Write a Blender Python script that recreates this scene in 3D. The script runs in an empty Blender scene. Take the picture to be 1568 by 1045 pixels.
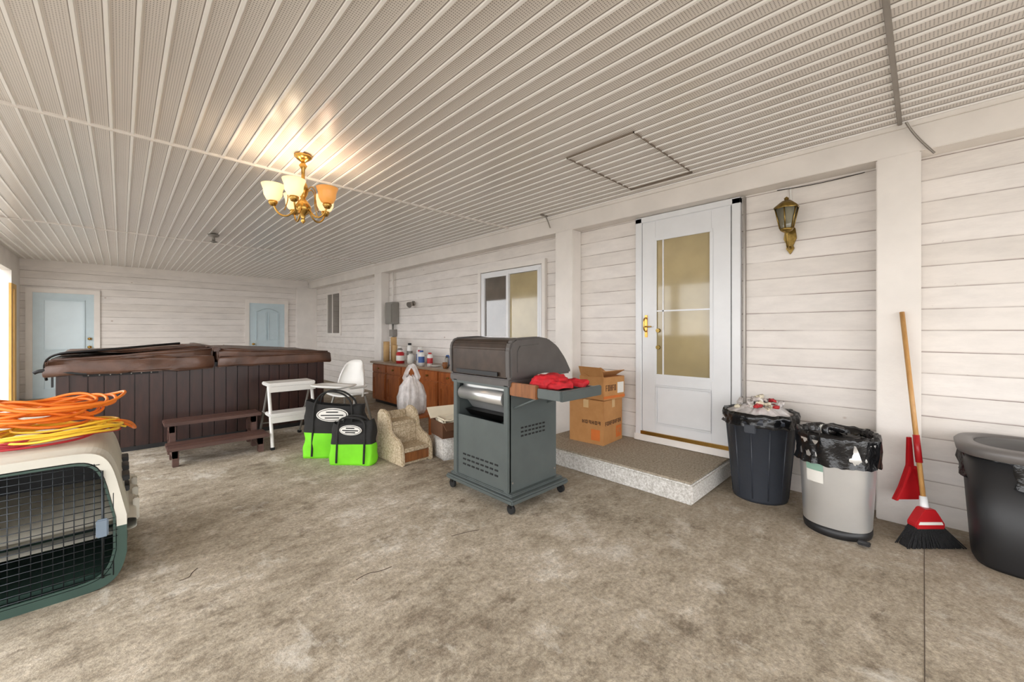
import bpy, bmesh, math, random
from mathutils import Vector, Matrix, noise
random.seed(7)
scn=bpy.context.scene
col=scn.collection
# ------------------------------------------------------------ materials
def lin(c):
    return tuple(((v/255)/12.92 if v/255<=.04045 else ((v/255+.055)/1.055)**2.4) for v in c)+(1,)
def mat(name,rgb,rough=.6,metal=0,var=.12,vscale=8,bump=0,bscale=60,emit=0,emitc=None,alpha=1,trans=0,coat=0):
    m=bpy.data.materials.new(name); m.use_nodes=True
    nt=m.node_tree; N=nt.nodes; L=nt.links; b=N['Principled BSDF']
    b.inputs['Roughness'].default_value=rough; b.inputs['Metallic'].default_value=metal
    b.inputs['Coat Weight'].default_value=coat
    base=lin(rgb)
    tc=N.new('ShaderNodeTexCoord')
    if var>0:
        n=N.new('ShaderNodeTexNoise'); n.inputs['Scale'].default_value=vscale; n.inputs['Detail'].default_value=4
        L.new(tc.outputs['Object'],n.inputs['Vector'])
        r=N.new('ShaderNodeValToRGB')
        r.color_ramp.elements[0].position=.3; r.color_ramp.elements[1].position=.7
        r.color_ramp.elements[0].color=tuple(v*(1-var) for v in base[:3])+(1,)
        r.color_ramp.elements[1].color=tuple(min(1,v*(1+var)) for v in base[:3])+(1,)
        L.new(n.outputs['Fac'],r.inputs['Fac']); L.new(r.outputs['Color'],b.inputs['Base Color'])
    else: b.inputs['Base Color'].default_value=base
    if bump>0:
        n2=N.new('ShaderNodeTexNoise'); n2.inputs['Scale'].default_value=bscale; n2.inputs['Detail'].default_value=4
        L.new(tc.outputs['Object'],n2.inputs['Vector'])
        bp=N.new('ShaderNodeBump'); bp.inputs['Strength'].default_value=bump; bp.inputs['Distance'].default_value=.01
        L.new(n2.outputs['Fac'],bp.inputs['Height']); L.new(bp.outputs['Normal'],b.inputs['Normal'])
    if emit:
        b.inputs['Emission Color'].default_value=lin(emitc or rgb); b.inputs['Emission Strength'].default_value=emit
    b.inputs['Alpha'].default_value=alpha
    b.inputs['Transmission Weight'].default_value=trans
    return m
def nmath(nt,op,a,b=None,c=None):
    n=nt.nodes.new('ShaderNodeMath'); n.operation=op
    for i,v in enumerate((a,b,c)):
        if v is None: continue
        if isinstance(v,(int,float)): n.inputs[i].default_value=v
        else: nt.links.new(v,n.inputs[i])
    return n.outputs[0]
def nmix(nt,f,a,b,mode='MIX'):
    n=nt.nodes.new('ShaderNodeMix'); n.data_type='RGBA'; n.blend_type=mode
    for k,v in ((0,f),(6,a),(7,b)):
        if isinstance(v,(int,float)): n.inputs[k].default_value=v
        elif isinstance(v,tuple): n.inputs[k].default_value=v
        else: nt.links.new(v,n.inputs[k])
    return n.outputs[2]
def nnoise(nt,vec,scale,detail=4,rough=.5):
    n=nt.nodes.new('ShaderNodeTexNoise'); n.inputs['Scale'].default_value=scale; n.inputs['Detail'].default_value=detail; n.inputs['Roughness'].default_value=rough
    nt.links.new(vec,n.inputs['Vector']); return n.outputs['Fac']
def nramp(nt,f,stops):
    r=nt.nodes.new('ShaderNodeValToRGB'); nt.links.new(f,r.inputs['Fac'])
    e=r.color_ramp.elements
    while len(e)<len(stops): e.new(.5)
    for i,(p,c) in enumerate(stops): e[i].position=p; e[i].color=c
    return r.outputs['Color']
def nmap(nt,vec,sc,loc=(0,0,0)):
    m=nt.nodes.new('ShaderNodeMapping'); m.inputs['Scale'].default_value=sc; m.inputs['Location'].default_value=loc; nt.links.new(vec,m.inputs['Vector']); return m.outputs[0]
def base_mat(name):
    m=bpy.data.materials.new(name); m.use_nodes=True; nt=m.node_tree
    return m,nt,nt.nodes['Principled BSDF'],nt.nodes.new('ShaderNodeTexCoord').outputs['Object']
BW=lambda v:(v,v,v,1)

def siding():
    m,nt,b,oc=base_mat('painted_board_siding')
    sx=nt.nodes.new('ShaderNodeSeparateXYZ'); nt.links.new(oc,sx.inputs[0])
    wob=nnoise(nt,nmap(nt,oc,(.6,.6,.2)),1.2,2)
    z=nmath(nt,'ADD',nmath(nt,'DIVIDE',sx.outputs[2],.146),nmath(nt,'MULTIPLY',wob,.12))
    fr=nmath(nt,'FRACT',z)
    ln=nmath(nt,'LESS_THAN',fr,.032)
    ln2=nmath(nt,'LESS_THAN',fr,.075)
    fade=nramp(nt,nnoise(nt,nmap(nt,oc,(1,1,5)),1.5,5,.65),[(.36,BW(.15)),(.58,BW(1))])
    bid=nmath(nt,'FLOOR',z)
    wn=nt.nodes.new('ShaderNodeTexWhiteNoise'); wn.noise_dimensions='1D'; nt.links.new(bid,wn.inputs['W'])
    basec=nmix(nt,wn.outputs['Value'],lin((226,219,212)),lin((237,231,226)))
    dirt=nramp(nt,nnoise(nt,nmap(nt,oc,(1.2,1.2,4)),2,6,.7),[(.3,BW(.87)),(.6,BW(1))])
    basec=nmix(nt,1.0,basec,dirt,'MULTIPLY')
    v=nt.nodes.new('ShaderNodeTexVoronoi'); v.inputs['Scale'].default_value=2.6; nt.links.new(nmap(nt,oc,(1,1,1.5)),v.inputs['Vector'])
    kn=nramp(nt,v.outputs['Distance'],[(.03,BW(.6)),(.06,BW(0))])
    basec=nmix(nt,kn,basec,lin((150,110,85)))
    # peeling flecks along the board edges
    fl=nramp(nt,nnoise(nt,nmap(nt,oc,(6,6,14)),3,5,.7),[(.68,BW(0)),(.72,BW(.6))])
    basec=nmix(nt,nmath(nt,'MULTIPLY',fl,nmath(nt,'LESS_THAN',fr,.2)),basec,lin((140,115,98)))
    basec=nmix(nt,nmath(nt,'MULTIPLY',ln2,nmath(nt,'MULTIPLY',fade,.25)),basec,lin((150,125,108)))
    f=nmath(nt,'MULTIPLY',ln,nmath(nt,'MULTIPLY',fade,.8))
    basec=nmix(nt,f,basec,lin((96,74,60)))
    nt.links.new(basec,b.inputs['Base Color']); b.inputs['Roughness'].default_value=.5
    bp=nt.nodes.new('ShaderNodeBump'); bp.inputs['Strength'].default_value=.5; bp.inputs['Distance'].default_value=.006
    hh=nmath(nt,'ADD',nmath(nt,'SUBTRACT',1,ln2),nmath(nt,'MULTIPLY',nnoise(nt,nmap(nt,oc,(4,4,30)),3,4),.3))
    nt.links.new(hh,bp.inputs['Height']); nt.links.new(bp.outputs[0],b.inputs['Normal'])
    return m
def floor_mat():
    m,nt,b,oc=base_mat('worn_concrete_floor')
    a=nnoise(nt,oc,1.1,8,.68); s=nnoise(nt,nmap(nt,oc,(1,1.5,1)),5.5,8,.78)
    mixf=nmath(nt,'ADD',nmath(nt,'MULTIPLY',a,.5),nmath(nt,'MULTIPLY',s,.5))
    c=nramp(nt,mixf,[(.39,lin((128,115,98))),(.47,lin((167,155,136))),(.54,lin((186,174,156))),(.61,lin((216,209,196)))])
    g=nramp(nt,nnoise(nt,oc,42,6,.85),[(.36,BW(.52)),(.5,BW(.92)),(.62,BW(1.25))])
    c=nmix(nt,.9,c,g,'MULTIPLY')
    st=nramp(nt,nnoise(nt,nmap(nt,oc,(1,1.4,1),(3,1,0)),3.2,7,.72),[(.33,BW(.7)),(.41,BW(0))])
    c=nmix(nt,st,c,lin((98,85,69)))
    sp=nramp(nt,nnoise(nt,nmap(nt,oc,(1.4,.8,1),(7,4,0)),2.0,8,.75),[(.56,BW(0)),(.66,BW(.65))])
    c=nmix(nt,sp,c,lin((224,219,209)))
    sx=nt.nodes.new('ShaderNodeSeparateXYZ'); nt.links.new(oc,sx.inputs[0])
    zone=nramp(nt,nmath(nt,'ADD',nmath(nt,'MULTIPLY',nmath(nt,'SUBTRACT',sx.outputs[0],1.9),.5),nmath(nt,'MULTIPLY',nmath(nt,'SUBTRACT',a,.5),2.6)),[(.1,BW(0)),(.9,BW(.45))])
    c=nmix(nt,zone,c,lin((124,108,88)))
    nt.links.new(c,b.inputs['Base Color']); b.inputs['Roughness'].default_value=.9
    bp=nt.nodes.new('ShaderNodeBump'); bp.inputs['Strength'].default_value=.6; bp.inputs['Distance'].default_value=.006
    nt.links.new(nnoise(nt,oc,90,3,.7),bp.inputs['Height']); nt.links.new(bp.outputs[0],b.inputs['Normal'])
    return m
RP=.105
def soffit_mat():
    m,nt,b,oc=base_mat('perforated_soffit')
    sx=nt.nodes.new('ShaderNodeSeparateXYZ'); nt.links.new(oc,sx.inputs[0])
    S=.0105
    u=nmath(nt,'SUBTRACT',nmath(nt,'FRACT',nmath(nt,'DIVIDE',sx.outputs[0],S)),.5)
    v=nmath(nt,'SUBTRACT',nmath(nt,'FRACT',nmath(nt,'DIVIDE',sx.outputs[1],S*1.3)),.5)
    d=nmath(nt,'SQRT',nmath(nt,'ADD',nmath(nt,'MULTIPLY',u,u),nmath(nt,'MULTIPLY',nmath(nt,'MULTIPLY',v,1.3),nmath(nt,'MULTIPLY',v,1.3))))
    dot=nmath(nt,'LESS_THAN',d,.25)
    fx=nmath(nt,'FRACT',nmath(nt,'DIVIDE',nmath(nt,'ADD',sx.outputs[0],1.4),RP))
    band=nmath(nt,'MULTIPLY',nmath(nt,'GREATER_THAN',fx,.06),nmath(nt,'LESS_THAN',fx,.68))
    f=nmath(nt,'MULTIPLY',nmath(nt,'MULTIPLY',dot,band),.8)
    rib=nmath(nt,'GREATER_THAN',fx,.795)
    base=nmix(nt,nnoise(nt,oc,1.5,3),lin((220,213,207)),lin((229,223,218)))
    base=nmix(nt,rib,base,lin((252,250,248)))  # specular line along each rib painted in as a paler rib colour
    c=nmix(nt,f,base,lin((84,76,70)))
    gl=nmath(nt,'MULTIPLY',nmath(nt,'GREATER_THAN',fx,.755),nmath(nt,'LESS_THAN',fx,.795))
    c=nmix(nt,nmath(nt,'MULTIPLY',gl,.7),c,lin((100,87,77)))
    nt.links.new(c,b.inputs['Base Color']); b.inputs['Roughness'].default_value=.28
    return m
def wood_mat(name,c1,c2,rough=.5,axis=(1,8,8),scale=3):
    m,nt,b,oc=base_mat(name)
    n=nnoise(nt,nmap(nt,oc,axis),scale,6,.65)
    nt.links.new(nramp(nt,n,[(.3,lin(c1)),(.7,lin(c2))]),b.inputs['Base Color']); b.inputs['Roughness'].default_value=rough
    return m
def speckle(name,c1,c2,c3):
    m,nt,b,oc=base_mat(name)
    c=nramp(nt,nnoise(nt,oc,60,4,.8),[(.35,lin(c1)),(.5,lin(c2)),(.65,lin(c3))])
    nt.links.new(c,b.inputs['Base Color']); b.inputs['Roughness'].default_value=.9
    bp=nt.nodes.new('ShaderNodeBump'); bp.inputs['Strength'].default_value=.5; bp.inputs['Distance'].default_value=.006
    nt.links.new(nnoise(nt,oc,80,3),bp.inputs['Height']); nt.links.new(bp.outputs[0],b.inputs['Normal'])
    return m

M={}
M['siding']=siding(); M['floor']=floor_mat(); M['soffit']=soffit_mat()
M['trimw']=mat('painted_timber_white',(233,227,221),.5,var=.06,vscale=3,bump=.25,bscale=20)
M['white']=mat('white_enamel',(228,229,231),.3,var=.02)
M['whitepl']=mat('white_plastic',(226,224,220),.4,var=.03)
M['alu']=mat('aluminium_strip',(150,144,137),.35,.7,var=.05)
M['brass']=mat('brass',(190,150,80),.25,1,var=.1)
M['brassold']=mat('aged_brass',(150,125,70),.35,1,var=.3,vscale=40)
M['doorblue']=mat('pale_blue_door_paint',(198,215,222),.35,var=.03)
M['doorgl']=mat('frosted_door_panel',(206,222,229),.12,var=.04,vscale=3)
M['glassblind']=mat('glazing_over_blind',(172,156,118),.10,var=.18,vscale=2.0,coat=.4)
M['glassdark']=mat('dark_glazing',(92,84,76),.05,var=.25,vscale=3,coat=1)
M['darktub']=wood_mat('espresso_slats',(40,22,19),(62,36,30),.35,(6,6,1),4)
M['vinyl']=mat('brown_vinyl_cover',(88,60,46),.36,var=.4,vscale=5,bump=.7,bscale=9)
M['black']=mat('black_plastic',(28,28,30),.45,var=.1)
M['blackm']=mat('black_metal',(30,28,28),.4,.6,var=.1)
M['rubber']=mat('rubber',(22,22,22),.8,var=.1)
M['stepwood']=wood_mat('brown_stained_wood',(74,50,44),(100,70,60),.5)
M['slate']=mat('slate_grey_enamel',(90,97,96),.38,.25,var=.06)
M['hood']=mat('dark_cast_hood',(62,50,42),.36,.3,var=.25,vscale=12)
M['hoodend']=mat('grey_end_cap',(88,84,82),.5,.2,var=.12)
M['steel']=mat('brushed_steel',(216,216,215),.3,.75,var=.05,vscale=5)
M['card']=wood_mat('cardboard',(176,124,72),(192,140,86),.8,(2,2,2),3)
M['tape']=mat('packing_tape',(206,170,120),.3,var=.05)
M['ink']=mat('dark_print',(88,56,34),.7,var=.1)
M['orangeink']=mat('orange_print',(205,110,45),.7,var=.1)
M['paper']=mat('paper_label',(225,222,215),.6,var=.03)
M['navy']=mat('dark_slate_bin_plastic',(50,54,62),.45,var=.08,bump=.1)
M['bagblk']=mat('black_bin_liner',(20,20,22),.2,var=.2,bump=.8,bscale=22)
M['bagclr']=mat('clear_plastic_bag',(222,216,214),.25,var=.2,vscale=14,bump=.8,bscale=18,alpha=.82)
M['red']=mat('red_plastic',(178,28,34),.35,var=.1)
M['redcloth']=mat('red_quilted_cloth',(190,24,36),.7,var=.25,vscale=30,bump=.5,bscale=40)
M['bristle']=mat('black_bristles',(26,26,28),.9,var=.4,vscale=120,bump=1,bscale=180)
M['pole']=wood_mat('broom_pole_wood',(176,126,70),(205,160,100),.4,(20,20,1),4)
M['green']=mat('dark_green_plastic',(48,70,62),.45,var=.08)
M['cratetop']=mat('pale_grey_plastic',(204,200,188),.5,var=.08,vscale=4)
M['wire']=mat('wire_grid_metal',(62,66,70),.35,.8,var=.1)
M['latch']=mat('latch_grey',(110,124,138),.5,var=.05)
M['orange']=mat('orange_cord',(232,122,30),.45,var=.08)
M['yellow']=mat('yellow_cord',(236,190,50),.45,var=.08)
M['redcord']=mat('red_cord',(170,30,40),.45,var=.08)
M['lime']=mat('lime_fabric',(120,214,28),.75,var=.08,bump=.2)
M['blkfab']=mat('black_fabric',(34,33,32),.85,var=.15,bump=.3)
M['carpet']=speckle('beige_carpet_cover',(140,124,98),(186,168,140),(210,196,172))
M['concrete']=speckle('pale_rough_concrete',(165,160,152),(200,196,190),(228,226,222))
M['stepcarpet']=speckle('weathered_step_top',(124,112,96),(160,148,130),(184,173,156))
M['cabwood']=wood_mat('orange_cabinet_wood',(138,72,34),(186,108,56),.4,(6,6,1),3)
M['cabtop']=mat('counter_laminate',(150,130,110),.3,var=.15)
M['yellowwood']=wood_mat('yellow_pine',(196,150,70),(220,176,95),.5,(6,6,1),3)
M['grey']=mat('grey_painted_metal',(140,136,130),.45,.3,var=.05)
M['binlid']=mat('grey_bin_lid',(104,100,98),.4,0,var=.05)
M['beigewall']=mat('tan_paper_roll',(196,160,110),.7,var=.08)
M['blue']=mat('blue_label',(60,90,150),.5,var=.05)
M['amber']=mat('amber_glass_shade',(226,160,86),.3,var=.05,emit=.3,emitc=(255,170,80))
M['shade']=mat('lit_frosted_shade',(250,232,200),.4,var=.02,emit=.8,emitc=(255,222,160))
M['cream']=mat('cream_card',(222,212,190),.7,var=.05)
M['lampglass']=mat('lantern_glass',(165,160,140),.1,var=.15,trans=.4)
M['gap']=mat('dark_gap',(84,72,62),.9,var=.1)
M['hatchtrim']=mat('hatch_trim_shadow_gap',(128,116,104),.7,var=.1)
M['wood2']=wood_mat('varnished_shelf_wood',(110,66,36),(150,96,54),.35,(8,8,1),4)
M['ground']=mat('outside_gravel',(150,146,138),.95,var=.2,vscale=3,bump=.4)
M['skin_trash']=mat('crumpled_packaging',(210,200,196),.5,var=.2,vscale=25,bump=.5)
M['lablg']=mat('green_label',(130,165,148),.5)

# ------------------------------------------------------------ builders
class Grp:
    def __init__(s,name,loc=(0,0,0),rz=0,world=True):
        s.e=bpy.data.objects.new(name,None); s.e.empty_display_size=.1
        col.objects.link(s.e); s.e.location=loc; s.e.rotation_euler=(0,0,rz)
        s.off=Vector(loc) if world else Vector((0,0,0))
def emit_mesh(name,verts,faces,m,par=None,smooth=False,bev=0,seg=2):
    off=par.off if par else Vector((0,0,0))
    me=bpy.data.meshes.new(name)
    me.from_pydata([Vector(v)-off for v in verts],[],faces); me.update()
    bm=bmesh.new(); bm.from_mesh(me); bmesh.ops.recalc_face_normals(bm,faces=bm.faces)
    if bev>0:
        bmesh.ops.bevel(bm,geom=list(bm.edges),offset=bev,segments=seg,affect='EDGES',clamp_overlap=True)
    for f in bm.faces: f.smooth=smooth
    bm.to_mesh(me); bm.free()
    me.materials.append(m)
    o=bpy.data.objects.new(name,me); col.objects.link(o)
    if par: o.parent=par.e
    return o
def box(name,x0,x1,y0,y1,z0,z1,m,par=None,bev=0,rot=None):
    vs=[Vector((x,y,z)) for z in (z0,z1) for y in (y0,y1) for x in (x0,x1)]
    if rot:
        ang,ax=rot; cc=Vector(((x0+x1)/2,(y0+y1)/2,(z0+z1)/2)); R=Matrix.Rotation(ang,3,ax)
        vs=[cc+R@(v-cc) for v in vs]
    fs=[(0,2,3,1),(4,5,7,6),(0,1,5,4),(1,3,7,5),(3,2,6,7),(2,0,4,6)]
    return emit_mesh(name,vs,fs,m,par,bev=bev)
def cyl(name,p0,p1,r0,r1,m,par=None,seg=20,caps=True):
    p0=Vector(p0);p1=Vector(p1);d=(p1-p0).normalized()
    a=d.orthogonal().normalized(); b=d.cross(a)
    vs=[];fs=[]
    for p,r in((p0,r0),(p1,r1)):
        for i in range(seg):
            t=2*math.pi*i/seg; vs.append(p+(a*math.cos(t)+b*math.sin(t))*r)
    for i in range(seg): j=(i+1)%seg; fs.append((i,j,seg+j,seg+i))
    if caps: fs+= [tuple(range(seg)),tuple(range(seg,2*seg))]
    o=emit_mesh(name,vs,fs,m,par)
    for f in o.data.polygons: f.use_smooth=len(f.vertices)==4
    return o
def lathe(name,prof,c,m,par=None,seg=36,sx=1,sy=1,wr=0,wf=9,ang=0,sq=1):
    vs=[];fs=[];n=len(prof)
    for k,(r,z) in enumerate(prof):
        for i in range(seg):
            t=2*math.pi*i/seg
            rr=r
            if wr: rr=r*(1+wr*noise.noise(Vector((math.cos(t)*wf*.5,math.sin(t)*wf*.5,z*wf+c[0]*7))))
            ct,st_=math.cos(t),math.sin(t)
            x=rr*math.copysign(abs(ct)**sq,ct)*sx; y=rr*math.copysign(abs(st_)**sq,st_)*sy
            zz=z+(wr*.12*noise.noise(Vector((ct*wf*.4+5,st_*wf*.4,z*4))) if wr and z>.02 else 0)
            vs.append((c[0]+x*math.cos(ang)-y*math.sin(ang),c[1]+x*math.sin(ang)+y*math.cos(ang),c[2]+zz))
    for k in range(n-1):
        for i in range(seg):
            j=(i+1)%seg; fs.append((k*seg+i,k*seg+j,(k+1)*seg+j,(k+1)*seg+i))
    return emit_mesh(name,vs,fs,m,par,smooth=True)
def tube(name,pts,r,m,par=None,cyc=False,res=3,poly=False):
    off=par.off if par else Vector((0,0,0))
    cu=bpy.data.curves.new(name,'CURVE'); cu.dimensions='3D'; cu.bevel_depth=r; cu.bevel_resolution=res
    cu.use_fill_caps=True
    sp=cu.splines.new('POLY' if poly else 'NURBS'); sp.points.add(len(pts)-1)
    for i,p in enumerate(pts):
        q=Vector(p)-off; sp.points[i].co=(q.x,q.y,q.z,1)
    if not poly: sp.order_u=3; sp.use_endpoint_u=not cyc; sp.resolution_u=4
    sp.use_cyclic_u=cyc
    cu.materials.append(m)
    o=bpy.data.objects.new(name,cu); col.objects.link(o)
    if par: o.parent=par.e
    return o
def prism(name,poly,axis,a,b,m,par=None,bev=0,smooth=False):
    n=len(poly); vs=[]
    for t in (a,b):
        for (u,v) in poly:
            vs.append({'x':(t,u,v),'y':(u,t,v),'z':(u,v,t)}[axis])
    fs=[tuple(range(n)),tuple(range(n,2*n))]+[(i,(i+1)%n,n+(i+1)%n,n+i) for i in range(n)]
    return emit_mesh(name,vs,fs,m,par,bev=bev,smooth=smooth)
def rough(o,cuts,amp,freq,zkeep=None):
    me=o.data; bm=bmesh.new(); bm.from_mesh(me)
    bmesh.ops.subdivide_edges(bm,edges=list(bm.edges),cuts=cuts,use_grid_fill=True)
    bm.normal_update()
    for v in bm.verts:
        k=noise.noise(v.co*freq+Vector((3.1,1.7,o.location.x)))*amp
        v.co+=v.normal*k
    for f in bm.faces: f.smooth=True
    bm.to_mesh(me); bm.free(); return o

# ------------------------------------------------------------ room shell
H=2.70; WXR=3.93; XL=-1.4; YB=12.0; Y0=-4.0
box('floor',XL,WXR+.1,Y0,YB+.1,-.1,0,M['floor'])
box('ground_outside',-30,30,-30,40,-.3,-.12,M['ground'])
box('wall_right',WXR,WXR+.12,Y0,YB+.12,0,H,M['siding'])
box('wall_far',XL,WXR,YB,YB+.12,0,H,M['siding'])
wl=Grp('wall_left',(XL,4,0))
box('header',XL-.1,XL+.02,Y0,YB,2.38,H,M['trimw'],wl)
for y in (-3.9,0.1,3.95,7.85): box('post',XL-.1,XL+.02,y,y+.16,0,2.38,M['trimw'],wl)
box('end_panel',XL-.1,XL+.02,11.2,YB,0,2.38,M['trimw'],wl)
box('pine_jamb',XL+.02,XL+.05,11.25,11.42,0.0,2.05,M['yellowwood'],wl)
box('pine_jamb_b',XL+.02,XL+.05,10.95,11.07,0.0,2.05,M['yellowwood'],wl)
box('pine_head',XL+.02,XL+.05,10.95,11.42,2.05,2.14,M['yellowwood'],wl)
vs=[];fs=[];xs=[]
x=XL
while x<WXR+.1:
    xs+=[(x,0),(x+.083,0),(x+.085,-.011),(x+.099,-.011),(x+.102,0)]; x+=RP
for y in (Y0,YB+.1):
    for (a,z) in xs: vs.append((a,y,H+z))
n=len(xs)
for i in range(n-1): fs.append((i,i+1,n+i+1,n+i))
emit_mesh('ceiling',vs,fs,M['soffit'])
box('roof_slab',XL-.1,WXR+.12,Y0,YB+.12,H+.02,H+.12,M['trimw'])
for i,y in enumerate((.11,3.9,7.8)):
    box('trim_%d'%(i+1),XL,WXR-.17,y-.012,y+.012,H-.018,H+.003,M['alu' if i==0 else 'trimw'],bev=.003)
hp=Grp('attic_hatch',(3.07,1.71,H))
for a in ((2.56,3.58,1.41,1.415),(2.56,3.58,1.995,2.0),(2.56,2.565,1.41,2.0),(3.575,3.58,1.41,2.0)):
    box('hatch_edge',a[0],a[1],a[2],a[3],H-.0135,H+.004,M['hatchtrim'],hp)
box('trim_4',3.76,WXR,Y0,YB,2.49,H,M['trimw'],bev=.004)
box('trim_5',3.74,3.76,Y0,YB,2.66,H,M['trimw'],bev=.003)
for i,(a,b) in enumerate(((.01,.23),(2.85,3.11),(7.63,7.95))):
    box('trim_%d'%(6+i),3.76,WXR,a,b,0,2.49,M['trimw'],bev=.006)
box('trim_9',3.42,WXR,11.86,YB,0,2.49,M['trimw'],bev=.006)
box('trim_10',XL,WXR-.2,YB-.02,YB,2.56,H,M['trimw'])
tube('beam_cable',[(3.91,.30,2.47),(3.91,.6,2.45),(3.91,.85,2.475)],.003,M['black'])
tube('conduit_run',[(3.75,-.05,2.45),(3.74,.05,2.6),(3.70,.08,2.68)],.007,M['alu'])
for i,(xx,yy) in enumerate(((3.66,3.17),)):
    g=Grp('ceiling_hook',(xx,yy,H)); box('plate',xx-.09,xx+.02,yy-.012,yy+.012,H-.02,H-.005,M['alu'],g); tube('hook',[(xx,yy,H-.02),(xx+.05,yy,H-.08),(xx+.08,yy,H-.14)],.007,M['alu'],g)

g=Grp('entry_step',(3.48,2.0,0))
box('slab',3.04,WXR,1.2,2.84,0,.15,M['concrete'],g,bev=.012)
box('carpet_top',3.055,WXR,1.215,2.84,.15,.165,M['stepcarpet'],g,bev=.004)

X=WXR
g=Grp('door_1',(X,1.63,.2))
box('sill',X-.06,X,1.12,2.13,.17,.235,M['trimw'],g,bev=.004)
box('kick',X-.05,X,1.19,2.06,.235,.27,M['brass'],g)
for a in ((1.12,1.19),(2.05,2.12)): box('casing',X-.045,X,a[0],a[1],.2,2.48,M['white'],g,bev=.004)
box('head',X-.045,X,1.12,2.12,2.43,2.485,M['white'],g,bev=.004)
sx0=X-.04
def frame(par,x0,x1,ya,yb,za,zb,w,m,bev=.004,nm='rail'):
    box(nm+'_bottom',x0,x1,ya,yb,za,za+w,m,par,bev); box(nm+'_top',x0,x1,ya,yb,zb-w,zb,m,par,bev)
    box(nm+'_l',x0,x1,ya,ya+w,za+w,zb-w,m,par,bev); box(nm+'_r',x0,x1,yb-w,yb,za+w,zb-w,m,par,bev)
box('slab',X-.03,X-.002,1.2,2.045,.27,2.43,M['white'],g)
box('stile_a',sx0,X-.03,1.2,1.36,.28,2.42,M['white'],g,.003); box('stile_b',sx0,X-.03,1.9,2.045,.28,2.42,M['white'],g,.003)
box('top_rail',sx0,X-.03,1.36,1.9,2.24,2.42,M['white'],g,.003); box('bottom_rail',sx0,X-.03,1.36,1.9,.28,.85,M['white'],g,.003)
frame(g,sx0-.012,sx0,1.345,1.915,.84,2.25,.03,M['white'],.004,'bead')
box('glass',X-.034,X-.028,1.36,1.9,.86,2.23,M['glassblind'],g)
box('mullion',X-.042,X-.03,1.375,1.885,1.50,1.515,M['white'],g)
box('glass_bar',X-.042,X-.03,1.815,1.828,.87,2.22,M['white'],g)
frame(g,sx0-.008,sx0,1.36,1.9,.36,.76,.02,M['white'],.004,'panel')
tube('handle',[(sx0,2.0,1.44),(sx0-.05,2.0,1.44),(sx0-.055,2.0,1.38),(sx0-.05,2.0,1.30),(sx0,2.0,1.30)],.008,M['brass'],g)
box('handle_plate',sx0-.008,sx0,1.985,2.015,1.24,1.47,M['brass'],g,.003)
cyl('lever',(sx0-.03,2.0,1.35),(sx0-.03,1.93,1.35),.008,.006,M['brass'],g)
for z in (1.14,1.31): cyl('lock',(X-.03,1.872,z),(X-.055,1.872,z),.022,.02,M['brassold'],g)
box('side_jamb',X-.03,X,1.085,1.1,.2,2.48,M['alu'],g)

g=Grp('window_1',(X,4.05,1.65))
frame(g,X-.05,X,3.38,4.73,1.08,2.24,.06,M['trimw'],.004,'casing')
frame(g,X-.04,X-.005,3.45,4.66,1.15,2.17,.04,M['white'],.003,'frame')
frame(g,X-.055,X-.012,4.05,4.62,1.18,2.14,.05,M['white'],.003,'sash')
frame(g,X-.045,X-.012,3.48,4.09,1.18,2.14,.035,M['white'],.003,'sashb')
box('glass_a',X-.03,X-.02,4.08,4.6,1.2,2.1,M['glassdark'],g)
box('glass_b',X-.02,X-.012,3.5,4.06,1.2,2.1,M['glassblind'],g)
g=Grp('window_2',(X,10.55,1.75))
frame(g,X-.04,X,10.1,11.02,1.2,2.32,.06,M['trimw'],.004,'casing')
box('glass',X-.02,X-.002,10.15,10.97,1.25,2.27,M['glassdark'],g)
box('mullion',X-.03,X-.002,10.62,10.66,1.25,2.27,M['trimw'],g)

def fardoor(nm,xa,xb,zt,arch):
    g=Grp(nm,((xa+xb)/2,YB,1)); Y=YB
    w=.09
    box('casing_l',xa-w,xa,Y-.04,Y,0,zt+w,M['trimw'],g,.004); box('casing_r',xb,xb+w,Y-.04,Y,0,zt+w,M['trimw'],g,.004)
    box('casing_t',xa,xb,Y-.04,Y,zt,zt+w,M['trimw'],g,.004)
    box('slab',xa,xb,Y-.025,Y-.002,0,zt,M['doorblue'],g)
    c=(xa+xb)/2; hw=(xb-xa)/2-.15
    def pan(a,b,z0,z1,m):
        box('panel',a,b,Y-.032,Y-.02,z0,z1,m,g,.003)
        f=.025
        box('bead',a-f,b+f,Y-.045,Y-.02,z1,z1+f,M['doorblue'],g,.004);box('bead',a-f,b+f,Y-.045,Y-.02,z0-f,z0,M['doorblue'],g,.004)
        box('bead',a-f,a,Y-.045,Y-.02,z0,z1,M['doorblue'],g,.004);box('bead',b,b+f,Y-.045,Y-.02,z0,z1,M['doorblue'],g,.004)
    if arch:
        for s_ in (-1,1):
            pan(c+s_*hw*.55-hw*.4,c+s_*hw*.55+hw*.4,1.1,zt-.25,M['doorblue']); pan(c+s_*hw*.55-hw*.4,c+s_*hw*.55+hw*.4,.2,.9,M['doorblue'])
        pts=[(c-hw+2*hw*i/12,Y-.04,zt-.22+.09*math.sin(math.pi*i/12)) for i in range(13)]
        tube('arch_bead',pts,.012,M['doorblue'],g)
    else:
        pan(c-hw,c+hw,.95,zt-.15,M['doorgl']); pan(c-hw,c+hw,.18,.78,M['doorblue'])
    return g
g=fardoor('door_2',-1.22,-.40,2.06,False)
lathe('knob',[(0,-.03),(.03,-.02),(.035,0),(.03,.02),(0,.03)],(-.46,YB-.07,.98),M['brass'],g)
lathe('deadbolt',[(0,-.025),(.03,-.02),(.03,.02),(0,.025)],(-.46,YB-.05,1.15),M['brass'],g)
g=fardoor('door_3',2.34,3.14,2.03,True)
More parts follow.
